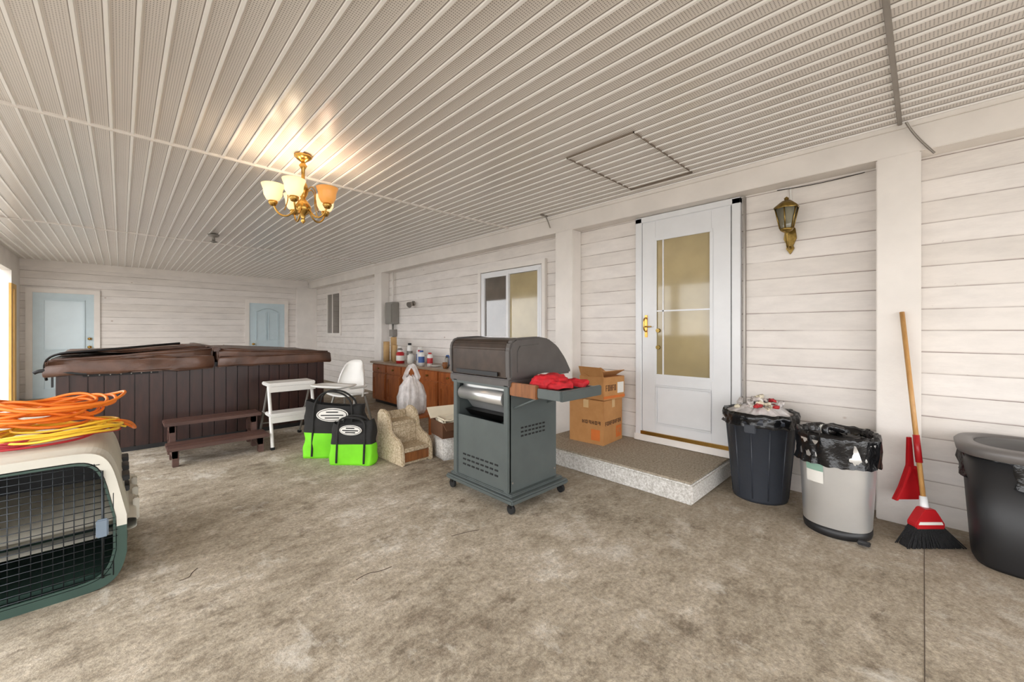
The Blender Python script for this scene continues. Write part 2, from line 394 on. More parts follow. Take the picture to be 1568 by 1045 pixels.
lathe('knob',[(0,-.03),(.03,-.02),(.035,0),(.03,.02),(0,.03)],(2.42,YB-.07,.98),M['brass'],g)

# ------------------------------------------------------------ chandelier
cx,cy=1.03,3.42
g=Grp('chandelier',(cx,cy,H))
lathe('canopy',[(0,0),(.065,0),(.065,-.012),(.045,-.03),(.015,-.05),(0,-.055)],(cx,cy,H-.012),M['brass'],g)
for i in range(8):
    z=H-.06-i*.026
    pts=[(cx+math.cos(t)*.009*(i%2),cy+math.cos(t)*.009*(1-i%2),z+math.sin(t)*.017) for t in [2*math.pi*k/8 for k in range(8)]]
    tube('chain_link',pts,.003,M['brass'],g,cyc=True)
lathe('stem',[(0,.48),(.012,.475),(.015,.44),(.03,.42),(.014,.39),(.012,.30),(.03,.27),(.04,.23),(.03,.19),(.016,.16),(.045,.12),(.06,.09),(.045,.05),(.02,.03),(.012,.0),(.018,-.02),(0,-.04)],(cx,cy,2.19),M['brass'],g)
for k in range(5):
    a=math.radians(72*k+20); ca,sa=math.cos(a),math.sin(a)
    P=lambda r,z:(cx+ca*r,cy+sa*r,z)
    tube('arm',[P(.03,2.30),P(.08,2.21),P(.14,2.19),P(.19,2.23),P(.205,2.29)],.007,M['brass'],g)
    tube('scroll',[P(.03,2.40),P(.07,2.46),P(.11,2.40),P(.10,2.32),P(.13,2.24)],.004,M['brass'],g)
    px_,py_,_=P(.205,0)
    lathe('cup',[(0,-.03),(.02,-.025),(.034,0),(.03,.012),(.0,.015)],(px_,py_,2.29),M['brass'],g)
    sm=M['amber'] if k==4 else M['shade']
    lathe('shade',[(.022,0),(.045,.012),(.062,.045),(.066,.085),(.080,.125),(.077,.125),(.062,.085),(.058,.045),(.04,.016),(.02,.004)],(px_,py_,2.30),sm,g)
    ld=bpy.data.lights.new('bulb','POINT'); ld.energy=1.6; ld.color=(1,.9,.76); ld.shadow_soft_size=.035
    lo=bpy.data.objects.new('bulb',ld); col.objects.link(lo); lo.parent=g.e; lo.location=(px_-cx,py_-cy,2.38-H)
g=Grp('ceiling_sensor',(.95,7.1,H))  # ceiling sensor on a round plate
lathe('plate',[(0,0),(.07,0),(.06,-.025),(.02,-.04),(.02,-.09),(.05,-.1),(.0,-.12)],(.95,7.1,H-.012),M['grey'],g)

yl=.76
g=Grp('wall_lantern',(X,yl,2.1))
prism('backplate_scroll',[(yl-.035,2.14),(yl-.045,2.06),(yl-.02,2.0),(yl-.03,1.98),(yl,1.93),(yl+.03,1.98),(yl+.02,2.0),(yl+.045,2.06),(yl+.035,2.14),(yl,2.18)],'x',X-.02,X,M['brassold'],g,bev=.003)
tube('arm',[(X-.02,yl,1.99),(X-.07,yl,1.96),(X-.12,yl,2.0),(X-.14,yl,2.08)],.009,M['brassold'],g)
lc=(X-.14,yl,2.09)
lathe('base',[(0,0),(.02,.0),(.045,.015),(.05,.03),(0,.03)],lc,M['brassold'],g,seg=6)
lathe('panes',[(.045,.03),(.078,.19),(.07,.19),(.04,.03)],lc,M['lampglass'],g,seg=6)
for k in range(6):
    a=2*math.pi*k/6
    cyl('rib',(lc[0]+.047*math.cos(a),lc[1]+.047*math.sin(a),lc[2]+.03),(lc[0]+.081*math.cos(a),lc[1]+.081*math.sin(a),lc[2]+.19),.005,.005,M['brassold'],g,8)
lathe('roof',[(.088,.185),(.09,.2),(.05,.235),(.03,.25),(.015,.255),(.018,.27),(0,.285)],lc,M['brassold'],g,seg=6)
tube('supply_wire',[(X-.01,yl,2.17),(X-.01,yl-.01,2.3),(X-.01,yl,2.48)],.006,M['whitepl'],g)

XE=X-.006
g=Grp('electrical_panel',(XE,7.4,1.66))
box('cabinet',XE-.14,XE,7.22,7.52,1.45,1.88,M['grey'],g,.008); box('cover',XE-.15,XE-.14,7.25,7.49,1.48,1.84,M['grey'],g,.004)
cyl('conduit',(XE-.05,7.37,.80),(XE-.05,7.37,1.46),.02,.02,M['grey'],g); cyl('conduit_top',(XE-.05,7.37,1.88),(XE-.05,7.37,2.48),.02,.02,M['trimw'],g)
box('junction',XE-.09,XE,7.3,7.45,1.2,1.34,M['grey'],g,.005)
g=Grp('motion_light',(X,6.66,1.83))
cyl('base',(X,6.66,1.83),(X-.03,6.66,1.83),.045,.045,M['alu'],g)
cyl('head',(X-.03,6.66,1.83),(X-.13,6.62,1.79),.03,.055,M['alu'],g)

# ------------------------------------------------------------ hot tub
g=Grp('hot_tub',(.81,7.15,0))
TX0,TX1,TY0,TY1=-.46,2.08,6.0,8.25
box('core',TX0+.03,TX1-.03,TY0+.03,TY1-.03,.02,.90,M['darktub'],g)
def slats(a,b,fixed,axis,sgn):
    n=int(round((b-a)/.118)); w=(b-a)/n
    for i in range(n):
        u=a+i*w
        if axis=='x': box('slat',u+.003,u+w-.003,fixed,fixed+.03,.05,.88,M['darktub'],g,.005)
        else: box('slat',fixed,fixed+.03,u+.003,u+w-.003,.05,.88,M['darktub'],g,.005)
slats(TX0+.1,TX1-.1,TY0,'x',1); slats(TY0+.1,TY1-.1,TX1-.03,'y',1); slats(TY0+.1,TY1-.1,TX0,'y',1)
for xx in (TX0,TX1-.1):
    for yy in (TY0,TY1-.1): box('corner_post',xx-.005,xx+.105,yy-.005,yy+.105,.02,.9,M['darktub'],g,.02)
box('plinth',TX0+.01,TX1-.01,TY0+.01,TY1-.01,0,.05,M['black'],g)
box('shell_rim',TX0-.02,TX1+.02,TY0-.02,TY1+.02,.89,.93,M['black'],g,.012)
o=prism('cover_left',[(TX0-.06,.90),(TX0-.06,1.03),(.79,1.10),(.79,.93)],'y',TY0-.05,TY1+.05,M['vinyl'],g,bev=.02); rough(o,5,.03,3.2)
o=prism('cover_right',[(.83,.93),(.83,1.09),(TX1+.06,1.02),(TX1+.06,.90)],'y',TY0-.05,TY1+.05,M['vinyl'],g,bev=.02); rough(o,5,.024,3.2)
o=box('skirt_left',TX0-.07,.80,TY0-.075,TY0-.045,.86,1.02,M['vinyl'],g,.01); rough(o,7,.035,7)
o=box('skirt_right',.84,TX1+.07,TY0-.075,TY0-.045,.87,1.0,M['vinyl'],g,.01); rough(o,7,.026,7)
o=box('cover_strap',.78,.86,TY0-.09,TY1+.05,1.06,1.12,M['vinyl'],g,.015)
o=prism('folded_flap',[(TX0+.0,1.06),(TX0+.02,1.08),(.6,1.13),(.74,1.12),(.78,1.10)],'y',TY0+.1,TY0+1.1,M['vinyl'],g,bev=.01); rough(o,4,.035,4)
box('lifter_bracket',-.28,.30,TY0-.03,TY0-.005,.835,.865,M['blackm'],g,.004)
for i in range(7): cyl('bolt',(-.24+i*.08,TY0-.028,.85),(-.24+i*.08,TY0-.04,.85),.006,.006,M['grey'],g,8)
tube('lifter_arm',[(-.55,6.3,.80),(-.57,6.2,.95),(-.5,6.1,1.08),(-.2,6.0,1.10),(.2,6.0,1.14),(.5,6.2,1.16)],.012,M['blackm'],g)
tube('lifter_grip',[(-.60,5.94,.90),(-.56,5.94,.93),(-.45,5.94,.90),(-.25,5.94,.87)],.018,M['black'],g)
for yy in (6.5,7.6): box('lock_strap',TX0-.075,TX0-.06,yy,yy+.04,.7,1.0,M['black'],g)

g=Grp('hot_tub_steps',(.72,5.3,0))
for yy,zt in ((4.97,.19),(5.32,.37)):
    for j in range(2): box('tread_board',.31,1.16,yy+j*.145,yy+j*.145+.14,zt-.035,zt,M['stepwood'],g,.006)
for xx in (.35,1.06):
    box('leg_front',xx,xx+.05,4.99,5.06,0,.155,M['stepwood'],g,.004)
    box('leg_mid',xx,xx+.05,5.30,5.37,0,.335,M['stepwood'],g,.004); box('leg_back',xx,xx+.05,5.54,5.6,0,.335,M['stepwood'],g,.004)
    box('stringer',xx,xx+.045,4.99,5.6,.08,.155,M['stepwood'],g,.004)
    box('stringer_top',xx,xx+.045,5.3,5.6,.27,.335,M['stepwood'],g,.004)

g=Grp('folding_step_stool',(1.45,5.2,0))
for xx in (1.19,1.64):
    tube('front_rail',[(xx,4.98,0.01),(xx,5.06,.36),(xx,5.15,.70)],.018,M['whitepl'],g,poly=True)
    box('front_foot',xx-.02,xx+.02,4.96,5.01,0,.03,M['rubber'],g,.004)
    tube('rear_leg',[(xx+.01,5.22,.66),(xx+.01,5.62,.02)],.013,M['grey'],g,poly=True)
    box('rear_foot',xx-.01,xx+.03,5.60,5.65,0,.03,M['rubber'],g,.004)
    tube('tie',[(xx,5.06,.36),(xx,5.42,.36)],.008,M['grey'],g,poly=True)
box('tread_low',1.17,1.66,4.98,5.22,.35,.39,M['whitepl'],g,.008)
box('tread_top',1.17,1.66,5.06,5.36,.68,.72,M['whitepl'],g,.008)
box('apron',1.17,1.66,5.05,5.065,.62,.68,M['whitepl'],g,.003); box('apron_low',1.17,1.66,4.975,4.99,.29,.35,M['whitepl'],g,.003)
tube('rear_bar',[(1.20,5.52,.2),(1.65,5.52,.2)],.009,M['grey'],g,poly=True)

# high chair
hx,hy=1.99,4.86
g=Grp('high_chair',(hx,hy,0),math.radians(-62),world=False)
def shell(name,fn,nu,nv,m,par,th=.02):
    vs=[];fs=[]
    for i in range(nu+1):
        for j in range(nv+1): vs.append(fn(i/nu,j/nv))
    for i in range(nu):
        for j in range(nv): a=i*(nv+1)+j; fs.append((a,a+1,a+nv+2,a+nv+1))
    o=emit_mesh(name,vs,fs,m,par,smooth=True)
    sm=o.modifiers.new('s','SOLIDIFY'); sm.thickness=th; sm.offset=0
    return o
def back(u,v):
    a=(u-.5)*math.pi*1.0; w=.19*(1-.35*v**3); return (math.sin(a)*w,.10*math.cos(a)-.02+.06*v,.52+.43*v*(1-.25*(abs(u-.5)*2)**3))
shell('backrest',back,16,10,M['whitepl'],g,.018)
def seat(u,v):
    a=(u-.5)*2; return (a*.19,-.18+.28*v,.52+.03*a*a+(.02*(1-v)))
shell('seat',seat,10,8,M['whitepl'],g,.02)
def tray(u,v):
    a=(u-.5)*2; b=(v-.5)*2; e=max(abs(a),abs(b))**6; return (a*.24*(1-.12*b*b),-.27+b*.14*(1-.1*a*a),.66+.025*e)
shell('tray',tray,16,12,M['whitepl'],g,.012)
for sx_ in (-1,1):
    tube('arm',[(sx_*.19,.05,.64),(sx_*.21,-.1,.64),(sx_*.18,-.22,.65)],.015,M['whitepl'],g)
    tube('leg_f',[(sx_*.15,-.1,.52),(sx_*.22,-.22,.01)],.014,M['grey'],g,poly=True)
    tube('leg_b',[(sx_*.15,.08,.52),(sx_*.22,.20,.01)],.014,M['grey'],g,poly=True)
tube('foot_bar',[(-.19,-.17,.2),(.19,-.17,.2)],.01,M['grey'],g,poly=True)

# tote bags
def tote(loc,w,h,d,rz,label,split,lift=.12,slump=0):
    g=Grp('tote_bag',loc,rz,world=False)
    def sl(z0,z1,m,nm):
        n=32;vs=[];fs=[];K=10
        for k in range(K+1):
            z=z0+(z1-z0)*k/K; t=z/h
            hw=w/2*(1-.05*t+.05*math.sin(t*3)); hd=d/2*(1-.45*t)
            for i in range(n):
                a=2*math.pi*i/n; ca,sa=math.cos(a),math.sin(a)
                px=hw*math.copysign(abs(ca)**.35,ca); py=hd*math.copysign(abs(sa)**.35,sa)
                nn=noise.noise(Vector((px*9,py*9,z*9+loc[0]*5)))*.026
                zz=z+slump*t*t*(px/hw)
                if k==K and nm=='upper': zz=zz-.035*math.cos(px/hw*math.pi*.5)+.014*noise.noise(Vector((px*20,py*9,2)))
                vs.append((px+nn,py+nn,zz))
        for k in range(K):
            for i in range(n): j=(i+1)%n; fs.append((k*n+i,k*n+j,(k+1)*n+j,(k+1)*n+i))
        if z0==0: fs.append(tuple(range(n)))
        return emit_mesh(nm,vs,fs,m,g,smooth=True)
    sl(0,split,M['lime'],'lower'); sl(split,h,M['blkfab'],'upper')
    o=box('contents',-w*.40,w*.40,-d*.22,d*.22,h*.3,h*.86,M['blkfab'],g,.02)
    for yy in (-1,1):
        f=lambda z: yy*(d/2*(1-.45*z/h)+.006)
        s1=.33
        tube('strap',[(-w*s1,f(.02),0.02),(-w*s1,f(split),split),(-w*s1,f(h*.8),h*.8),(-w*s1*.95,f(h),h),(-w*.24,yy*.04,h+lift*.7),(-w*.1,yy*.05,h+lift),(w*.08,yy*.05,h+lift*.9),(w*.2,yy*.04,h+lift*.6),(w*s1*.95,f(h),h),(w*s1,f(h*.8),h*.8),(w*s1,f(split),split),(w*s1,f(.02),.02)],.010,M['blkfab'],g)
    n=28; yb=-d/2*(1-.45*label/h)-.014
    def oval(sx_,sz_,yo,m,nm):
        vs=[(math.cos(2*math.pi*i/n)*sx_,yb-yo+(math.sin(2*math.pi*i/n)*sz_)*.45*d/2/h,label+math.sin(2*math.pi*i/n)*sz_) for i in range(n)]
        emit_mesh(nm,vs,[tuple(range(n))],m,g)
    oval(w*.27,w*.115,.006,M['paper'],'label'); oval(w*.25,w*.100,.008,M['blkfab'],'label_ring'); oval(w*.238,w*.09,.010,M['paper'],'label_inner')
    for zz,ww in ((.025,.10),(-.002,.19),(-.025,.12)): box('label_text',-w*ww,w*ww,yb-.016,yb-.0115,label+zz*w*2-.005,label+zz*w*2+.005,M['blkfab'],g)
    return g
tote((1.62,4.32,0),.60,.56,.22,math.radians(-42),.44,.25,.12,slump=-.03)
tote((1.65,3.93,0),.42,.42,.16,math.radians(-50),.34,.2,.04,slump=.02)

g=Grp('pet_stairs',(2.10,3.72,0),math.radians(-88),world=False)
sp=[(-.24,0),(-.24,.46),(-.20,.50),(-.12,.505),(-.05,.47),(-.01,.40),(.01,.31),(.07,.27),(.15,.25),(.21,.20),(.24,.10),(.24,0)]
prism('side_a',sp,'y',-.19,-.15,M['carpet'],g,bev=.01); prism('side_b',sp,'y',.13,.17,M['carpet'],g,bev=.01)
box('tread_top',-.23,-.02,-.15,.13,.34,.38,M['carpet'],g,.01); box('riser_top',-.05,-.01,-.15,.13,.14,.34,M['carpet'],g,.01)
box('tread_low',-.02,.22,-.15,.13,.12,.16,M['carpet'],g,.01); box('riser_low',.18,.22,-.15,.13,.03,.12,M['wood2'],g,.004)
box('back',-.24,-.21,-.15,.13,0,.46,M['carpet'],g,.01); box('base',-.2,.2,-.15,.13,0,.03,M['carpet'],g,.008)

g=Grp('foam_block',(2.50,3.46,0),math.radians(-10),world=False)
rough(box('block',-.17,.17,-.14,.14,0,.22,M['concrete'],g,.01),2,.01,8)
g=Grp('open_carton',(2.51,3.44,.232),math.radians(-12),world=False)
for a in ((-.2,.2,-.16,-.15),(-.2,.2,.15,.16),(-.2,-.19,-.15,.15),(.19,.2,-.15,.15)): box('side',a[0],a[1],a[2],a[3],0,.15,M['ink'],g)
box('bottom',-.19,.19,-.15,.15,0,.01,M['card'],g)
box('flap_front',-.2,.2,-.27,-.16,.12,.13,M['ink'],g,rot=(math.radians(30),'X'))
box('flap_back',-.2,.2,.15,.3,.19,.2,M['cream'],g,rot=(math.radians(40),'X'))
rough(box('contents',-.17,.17,-.13,.13,.02,.18,M['cream'],g,.01),4,.035,9)

g=Grp('low_wooden_stand',(2.62,4.5,0)); box('top',2.42,2.82,4.3,4.7,.23,.26,M['cabwood'],g,.006)
for a in (2.44,2.77):
    for b in (4.32,4.65): box('leg',a,a+.03,b,b+.03,0,.23,M['cabwood'],g,.003)
bc=(2.62,4.5,.263)
g=Grp('plastic_shopping_bag',bc)
lathe('bag',[(0,.0),(.13,.005),(.17,.06),(.17,.22),(.14,.36),(.08,.44),(.075,.48)],bc,M['bagclr'],g,wr=.35,wf=9,seg=60)
lathe('contents',[(0,.01),(.11,.02),(.13,.12),(.11,.27),(0,.30)],bc,M['cream'],g,wr=.3,wf=10)
for s_ in (-1,1):
    vs=[];fs=[]
    for i in range(9):
        t=i/8; x_=-.10+.2*t; zt=.46+.17*math.sin(math.pi*t)
        vs+= [(bc[0]+x_*.716*.8+s_*.03,bc[1]-x_*.698*.8+s_*.03,bc[2]+zt-.045-.02*abs(t-.5)),(bc[0]+x_*.716+s_*.045,bc[1]-x_*.698+s_*.045,bc[2]+zt)]
    for i in range(8): fs.append((2*i,2*i+2,2*i+3,2*i+1))
    emit_mesh('handle',vs,fs,M['bagclr'],g,smooth=True)

# ------------------------------------------------------------ cabinet
g=Grp('sideboard_cabinet',(3.6,5.85,0))
CX=3.34; ya,yb=4.45,7.15
box('carcass',CX+.02,WXR-.02,ya,yb,.06,.72,M['cabwood'],g)
box('plinth',CX+.06,WXR-.02,ya+.02,yb-.02,0,.06,M['black'],g)
box('top',CX-.03,WXR-.01,ya-.03,yb+.03,.72,.755,M['cabtop'],g,.006)
n=5; w=(yb-ya)/n
for i in range(n):
    a=ya+i*w
    box('drawer',CX,CX+.02,a+.015,a+w-.015,.57,.70,M['cabwood'],g,.005)
    box('door',CX,CX+.02,a+.015,a+w-.015,.08,.55,M['cabwood'],g,.005)
    frame(g,CX-.01,CX,a+.04,a+w-.04,.11,.52,.05,M['cabwood'],.004,'door_frame')
    cyl('pull',(CX,a+w/2,.635),(CX-.03,a+w/2,.635),.012,.016,M['brassold'],g,12)
def jar(nm,x,y,r,h,m,cap,z=.755,lab=None):
    gg=Grp(nm,(x,y,z))
    lathe('body',[(0,0),(r,0),(r,h*.8),(r*.6,h*.9),(r*.5,h*.9),(0,h*.9)],(x,y,z),m,gg,seg=20)
    if lab: lathe('label',[(r*1.01,h*.2),(r*1.01,h*.6)],(x,y,z),lab,gg,seg=20)
    lathe('cap',[(r*.62,h*.88),(r*.62,h),(0,h)],(x,y,z),cap,gg,seg=20); return gg
jar('glue_bottle',3.45,5.62,.05,.24,M['whitepl'],M['blue'],lab=M['blue'])
jar('glue_bottle',3.50,5.45,.045,.21,M['whitepl'],M['red'],lab=M['red'])
jar('glue_bottle',3.62,5.95,.055,.28,M['whitepl'],M['whitepl'],lab=M['blue'])
jar('paint_tin',3.55,6.12,.06,.17,M['paper'],M['steel'])
jar('coffee_jar',3.45,6.3,.07,.22,M['red'],M['whitepl'],lab=M['paper'])
jar('spray_can',3.66,5.2,.03,.2,M['blue'],M['whitepl'])
jar('spray_can',3.52,5.02,.03,.17,M['grey'],M['black'])
jar('spray_can',3.52,5.8,.035,.24,M['whitepl'],M['red'])
jar('cleaner_bottle',3.66,6.35,.05,.34,M['whitepl'],M['black'],lab=M['grey'])
jar('cleaner_bottle',3.56,6.52,.05,.28,M['grey'],M['whitepl'])
for k,(x_,y_,r_,h_) in enumerate(((3.5,6.9,.055,.36),(3.56,6.70,.045,.30),(3.68,6.97,.055,.44))):
    gg=Grp('paper_roll',(x_,y_,.755)); cyl('roll',(x_,y_,.755),(x_,y_,.755+h_),r_,r_,M['beigewall'],gg); cyl('core',(x_,y_,.755+h_),(x_,y_,.757+h_),r_*.5,r_*.5,M['ink'],gg)
gg=Grp('tissue_box',(3.5,4.62,.755)); box('carton',3.42,3.58,4.5,4.76,.755,.84,M['paper'],gg,.005); box('print',3.415,3.42,4.55,4.7,.78,.82,M['red'],gg); prism('tissue',[(4.6,.84),(4.63,.89),(4.66,.87),(4.68,.84)],'x',3.48,3.5,M['paper'],gg)
gg=Grp('saucer',(3.5,5.28,.755)); lathe('dish',[(0,.005),(.05,.005),(.09,.02),(.088,.024),(.05,.01),(0,.01)],(3.5,5.28,.753),M['paper'],gg)
gg=Grp('magazine_stack',(3.76,4.95,.755))
for i in range(3): box('magazine',3.66,3.86,4.82+i*.01,5.08+i*.012,.755+i*.012,.766+i*.012,M['paper' if i%2 else 'cream'],gg)
gg=Grp('cup',(3.42,4.92,.755)); lathe('body',[(0,0),(.03,0),(.04,.09),(.036,.09),(.027,.01),(0,.01)],(3.42,4.92,.755),M['wood2'],gg); tube('grip',[(3.42,4.96,.83),(3.42,4.99,.82),(3.42,4.99,.78),(3.42,4.955,.78)],.005,M['wood2'],gg)

# ------------------------------------------------------------ barbecue
g=Grp('barbecue_grill',(2.25,2.4,0))
gx0,gx1,gy0,gy1=2.0,2.53,2.08,2.74
box('base_tray',1.95,2.59,2.0,2.80,.075,.115,M['slate'],g,.012)
box('base_lip',1.98,2.56,2.04,2.77,.115,.135,M['slate'],g,.006)
for xx in (1.99,2.55):
    for yy in (2.05,2.75):
        cyl('caster',(xx-.012,yy,.032),(xx+.012,yy,.032),.032,.032,M['rubber'],g); box('fork',xx-.017,xx+.017,yy-.015,yy+.015,.045,.078,M['blackm'],g)
box('side_near',gx0,gx1,gy0,gy0+.02,.13,.93,M['slate'],g,.004)
box('side_far',gx0,gx1,gy1-.02,gy1,.13,.93,M['slate'],g,.004)
box('front_doors',gx1-.02,gx1,gy0+.02,gy1-.02,.13,.90,M['slate'],g,.004)
box('rear_panel',gx0,gx0+.015,gy0+.02,gy1-.02,.13,.62,M['slate'],g,.004)
box('rear_top_rail',gx0-.01,gx0+.015,gy0+.01,gy1-.01,.88,.93,M['slate'],g,.004)
for yy in (gy0,gy1-.05): box('rear_post',gx0-.012,gx0+.02,yy,yy+.05,.13,.93,M['slate'],g,.004)
prism('firebox',[(2.05,.93),(2.05,.78),(2.15,.66),(2.35,.66),(2.45,.78),(2.45,.93)],'y',gy0+.05,gy1-.05,M['steel'],g,bev=.006)
prism('drip_pan',[(2.06,.66),(2.12,.60),(2.38,.60),(2.42,.66)],'y',gy0+.06,gy1-.06,M['blackm'],g,bev=.004)
cyl('heat_roll',(2.035,gy0+.07,.80),(2.035,gy1-.07,.80),.055,.055,M['steel'],g,20)
for r_ in range(3):
    for k in range(8):
        yy=gy0+.12+k*.055
        box('louvre',gx0-.004,gx0+.002,yy,yy+.035,.22+r_*.04+(.0),.232+r_*.04,M['rubber'],g)
for r_ in range(3):
    for k in range(7):
        xx=gx0+.12+k*.04
        box('vent',xx,xx+.025,gy0-.003,gy0+.002,.52+r_*.03,.532+r_*.03,M['rubber'],g)
for zz in (.2,.86):
    for xx in (gx0+.03,gx1-.03): cyl('screw',(xx,gy0,zz),(xx,gy0-.006,zz),.008,.008,M['alu'],g,8)
box('cook_rim',gx0-.02,gx1+.05,gy0-.02,gy1+.04,.90,.955,M['hoodend'],g,.008)
lid=[(1.99,.96),(1.985,1.17),(2.0,1.215),(2.04,1.24),(2.28,1.25),(2.39,1.235),(2.50,1.18),(2.60,1.08),(2.66,.99),(2.66,.96)]
prism('lid',lid,'y',gy0+.02,gy1+.02,M['hood'],g,bev=.008)
lc2=[(1.98,.955),(1.975,1.17),(1.995,1.225),(2.04,1.252),(2.28,1.262),(2.40,1.245),(2.515,1.185),(2.615,1.085),(2.68,.99),(2.68,.955)]
prism('lid_end_near',lc2,'y',gy0-.035,gy0+.03,M['hoodend'],g,bev=.014); prism('lid_end_far',lc2,'y',gy1,gy1+.05,M['hoodend'],g,bev=.014)
lc3=[(2.04,1.0),(2.04,1.16),(2.07,1.20),(2.27,1.21),(2.37,1.19),(2.47,1.14),(2.56,1.05),(2.58,1.0)]
prism('lid_end_inset',lc3,'y',gy0-.042,gy0-.02,M['hoodend'],g,bev=.006)
box('vent_slot',1.972,1.98,gy0+.1,gy1-.06,.97,1.0,M['black'],g)
cyl('lid_handle',(2.70,gy0+.06,1.04),(2.70,gy1-.06,1.04),.014,.014,M['wood2'],g)
for yy in (gy0+.1,gy1-.1): box('handle_bracket',2.60,2.70,yy-.012,yy+.012,1.03,1.05,M['black'],g)
SE=1.62
box('shelf_frame',2.03,2.46,SE,2.07,.865,.895,M['slate'],g,.008)
box('shelf_lip',2.02,2.47,SE-.01,SE+.02,.845,.915,M['slate'],g,.006)
box('shelf_lip_b',2.44,2.47,SE,2.07,.845,.905,M['slate'],g,.006)
box('shelf_wood',2.0,2.035,1.82,2.08,.84,.935,M['wood2'],g,.006)
box('shelf_lip_a',2.01,2.035,SE,1.82,.85,.915,M['slate'],g,.004)
for xx in (2.05,2.42): tube('bracket',[(xx,1.80,.86),(xx,2.08,.74)],.008,M['slate'],g,poly=True)
box('far_shelf',2.04,2.46,2.76,2.84,.87,.90,M['slate'],g,.006)
g=Grp('oven_mitt',(2.25,1.82,.898))
def padded(nm,poly,z0,h_,m):
    cxx=sum(p[0] for p in poly)/len(poly); cyy=sum(p[1] for p in poly)/len(poly); n=len(poly); vs=[];fs=[]
    lev=[(1,0),(1.04,.35),(.96,.75),(.7,1.0),(.3,1.1)]
    for s_,t in lev:
        for (a,b) in poly: vs.append((cxx+(a-cxx)*s_,cyy+(b-cyy)*s_,z0+h_*t))
    for k in range(len(lev)-1):
        for i in range(n): j=(i+1)%n; fs.append((k*n+i,k*n+j,(k+1)*n+j,(k+1)*n+i))
    fs+=[tuple(range(n)),tuple(range(len(vs)-n,len(vs)))]
    o=emit_mesh(nm,vs,fs,m,g,smooth=True); rough(o,3,.020,24)
padded('mitt',[(2.06,1.93),(2.16,2.0),(2.30,1.98),(2.36,1.90),(2.36,1.82),(2.28,1.78),(2.16,1.80),(2.08,1.85)],.905,.08,M['redcloth'])
padded('mitt_thumb',[(2.12,1.82),(2.14,1.74),(2.22,1.68),(2.28,1.72),(2.26,1.82),(2.18,1.84)],.905,.045,M['redcloth'])
padded('cuff',[(2.30,1.80),(2.34,1.68),(2.42,1.68),(2.42,1.82),(2.38,1.88),(2.32,1.86)],.905,.045,M['redcloth'])
tube('cuff_trim',[(2.10,1.92,.975),(2.2,1.95,.995),(2.30,1.90,.985),(2.34,1.82,.965)],.007,M['paper'],g)

# ------------------------------------------------------------ cardboard boxes on step
g=Grp('cardboard_box',(3.6,2.42,.165),math.radians(4),world=False)
box('carton',-.2,.2,-.2,.2,0,.44,M['card'],g,.004)
box('tape',-.2005-.001,.202,-.03,.03,.438,.442,M['tape'],g); box('tape_front',-.03,.03,-.203,-.2,.36,.44,M['tape'],g); box('tape_side',-.203,-.2,-.03,.03,.36,.44,M['tape'],g)
def letters(par,x0,x1,z0,z1,yf,m,n,side=False):
    w=(x1-x0)/n
    for i in range(n):
        a=x0+i*w+w*.12; b=a+w*.7; kind=i%3; t=w*.2
        bars=[(a,a+t,z0,z1)]
        if kind==0: bars+=[(a,b,z1-t,z1),(a,b,(z0+z1)/2-t/2,(z0+z1)/2+t/2)]
        elif kind==1: bars+=[(b-t,b,z0,z1),(a,b,z0,z0+t),(a,b,z1-t,z1)]
        else: bars+=[(b-t,b,z0,z1),(a,b,(z0+z1)/2-t/2,(z0+z1)/2+t/2)]
        for (p,q,r,s_) in bars:
            if side: box('print',yf,yf+.003,p,q,r,s_,m,par)
            else: box('print',p,q,yf,yf+.003,r,s_,m,par)
letters(g,-.17,.17,.19,.23,-.2025,M['ink'],9); letters(g,-.17,.05,.20,.235,-.2025,M['ink'],6,True)
box('logo_panel',.06,.17,-.202,-.2,.04,.16,M['orangeink'],g); letters(g,.075,.155,.08,.13,-.2035,M['card'],2)
box('logo_side',-.202,-.2,-.16,-.06,.04,.15,M['orangeink'],g)
g=Grp('cardboard_box',(3.62,2.36,.610),math.radians(-6),world=False)
box('carton',-.17,.17,-.16,.16,0,.23,M['card'],g,.004)
box('stripe',-.17,.17,-.163,-.16,.015,.04,M['orangeink'],g); letters(g,-.14,.03,.09,.15,-.163,M['ink'],5); box('label',.05,.15,-.163,-.16,.06,.17,M['paper'],g); letters(g,-.12,.08,.08,.12,-.173,M['ink'],5,True)
box('flap_a',-.17,.17,-.165,-.03,.255,.261,M['card'],g,rot=(math.radians(-28),'X')); box('flap_b',-.17,.17,.03,.16,.255,.261,M['card'],g,rot=(math.radians(28),'X')); box('shipping_label',-.12,.0,-.15,-.07,.265,.268,M['paper'],g,rot=(math.radians(-28),'X'))
box('flap_up',-.176,-.17,-.15,.15,.22,.33,M['card'],g,rot=(math.radians(-20),'Y'))

# ------------------------------------------------------------ bins
def liner(g,c,r,z,m,drop=.12,sx=1,sy=1,ang=0,fl=1.0,wr=.12):
    lathe('liner',[(r*.90,z-.06),(r*.93,z+.015),(r*1.0,z+.03),(r*1.04,z),(r*1.04*fl,z-drop*.35),(r*1.01*fl,z-drop*.7),(r*1.05*fl,z-drop)],c,m,g,seg=90,wr=wr,wf=13,sx=sx,sy=sy,ang=ang)
c=(3.625,.905,0); g=Grp('round_trash_can',c)
lathe('bin',[(0,0),(.185,0),(.19,.02),(.24,.60),(.25,.605),(.252,.65),(.24,.65),(.23,.6),(.18,.03),(0,.03)],c,M['navy'],g,seg=40)
for k in range(12):
    a=2*math.pi*k/12; cyl('flute',(c[0]+.189*math.cos(a),c[1]+.189*math.sin(a),.03),(c[0]+.236*math.cos(a),c[1]+.236*math.sin(a),.56),.005,.006,M['navy'],g,8)
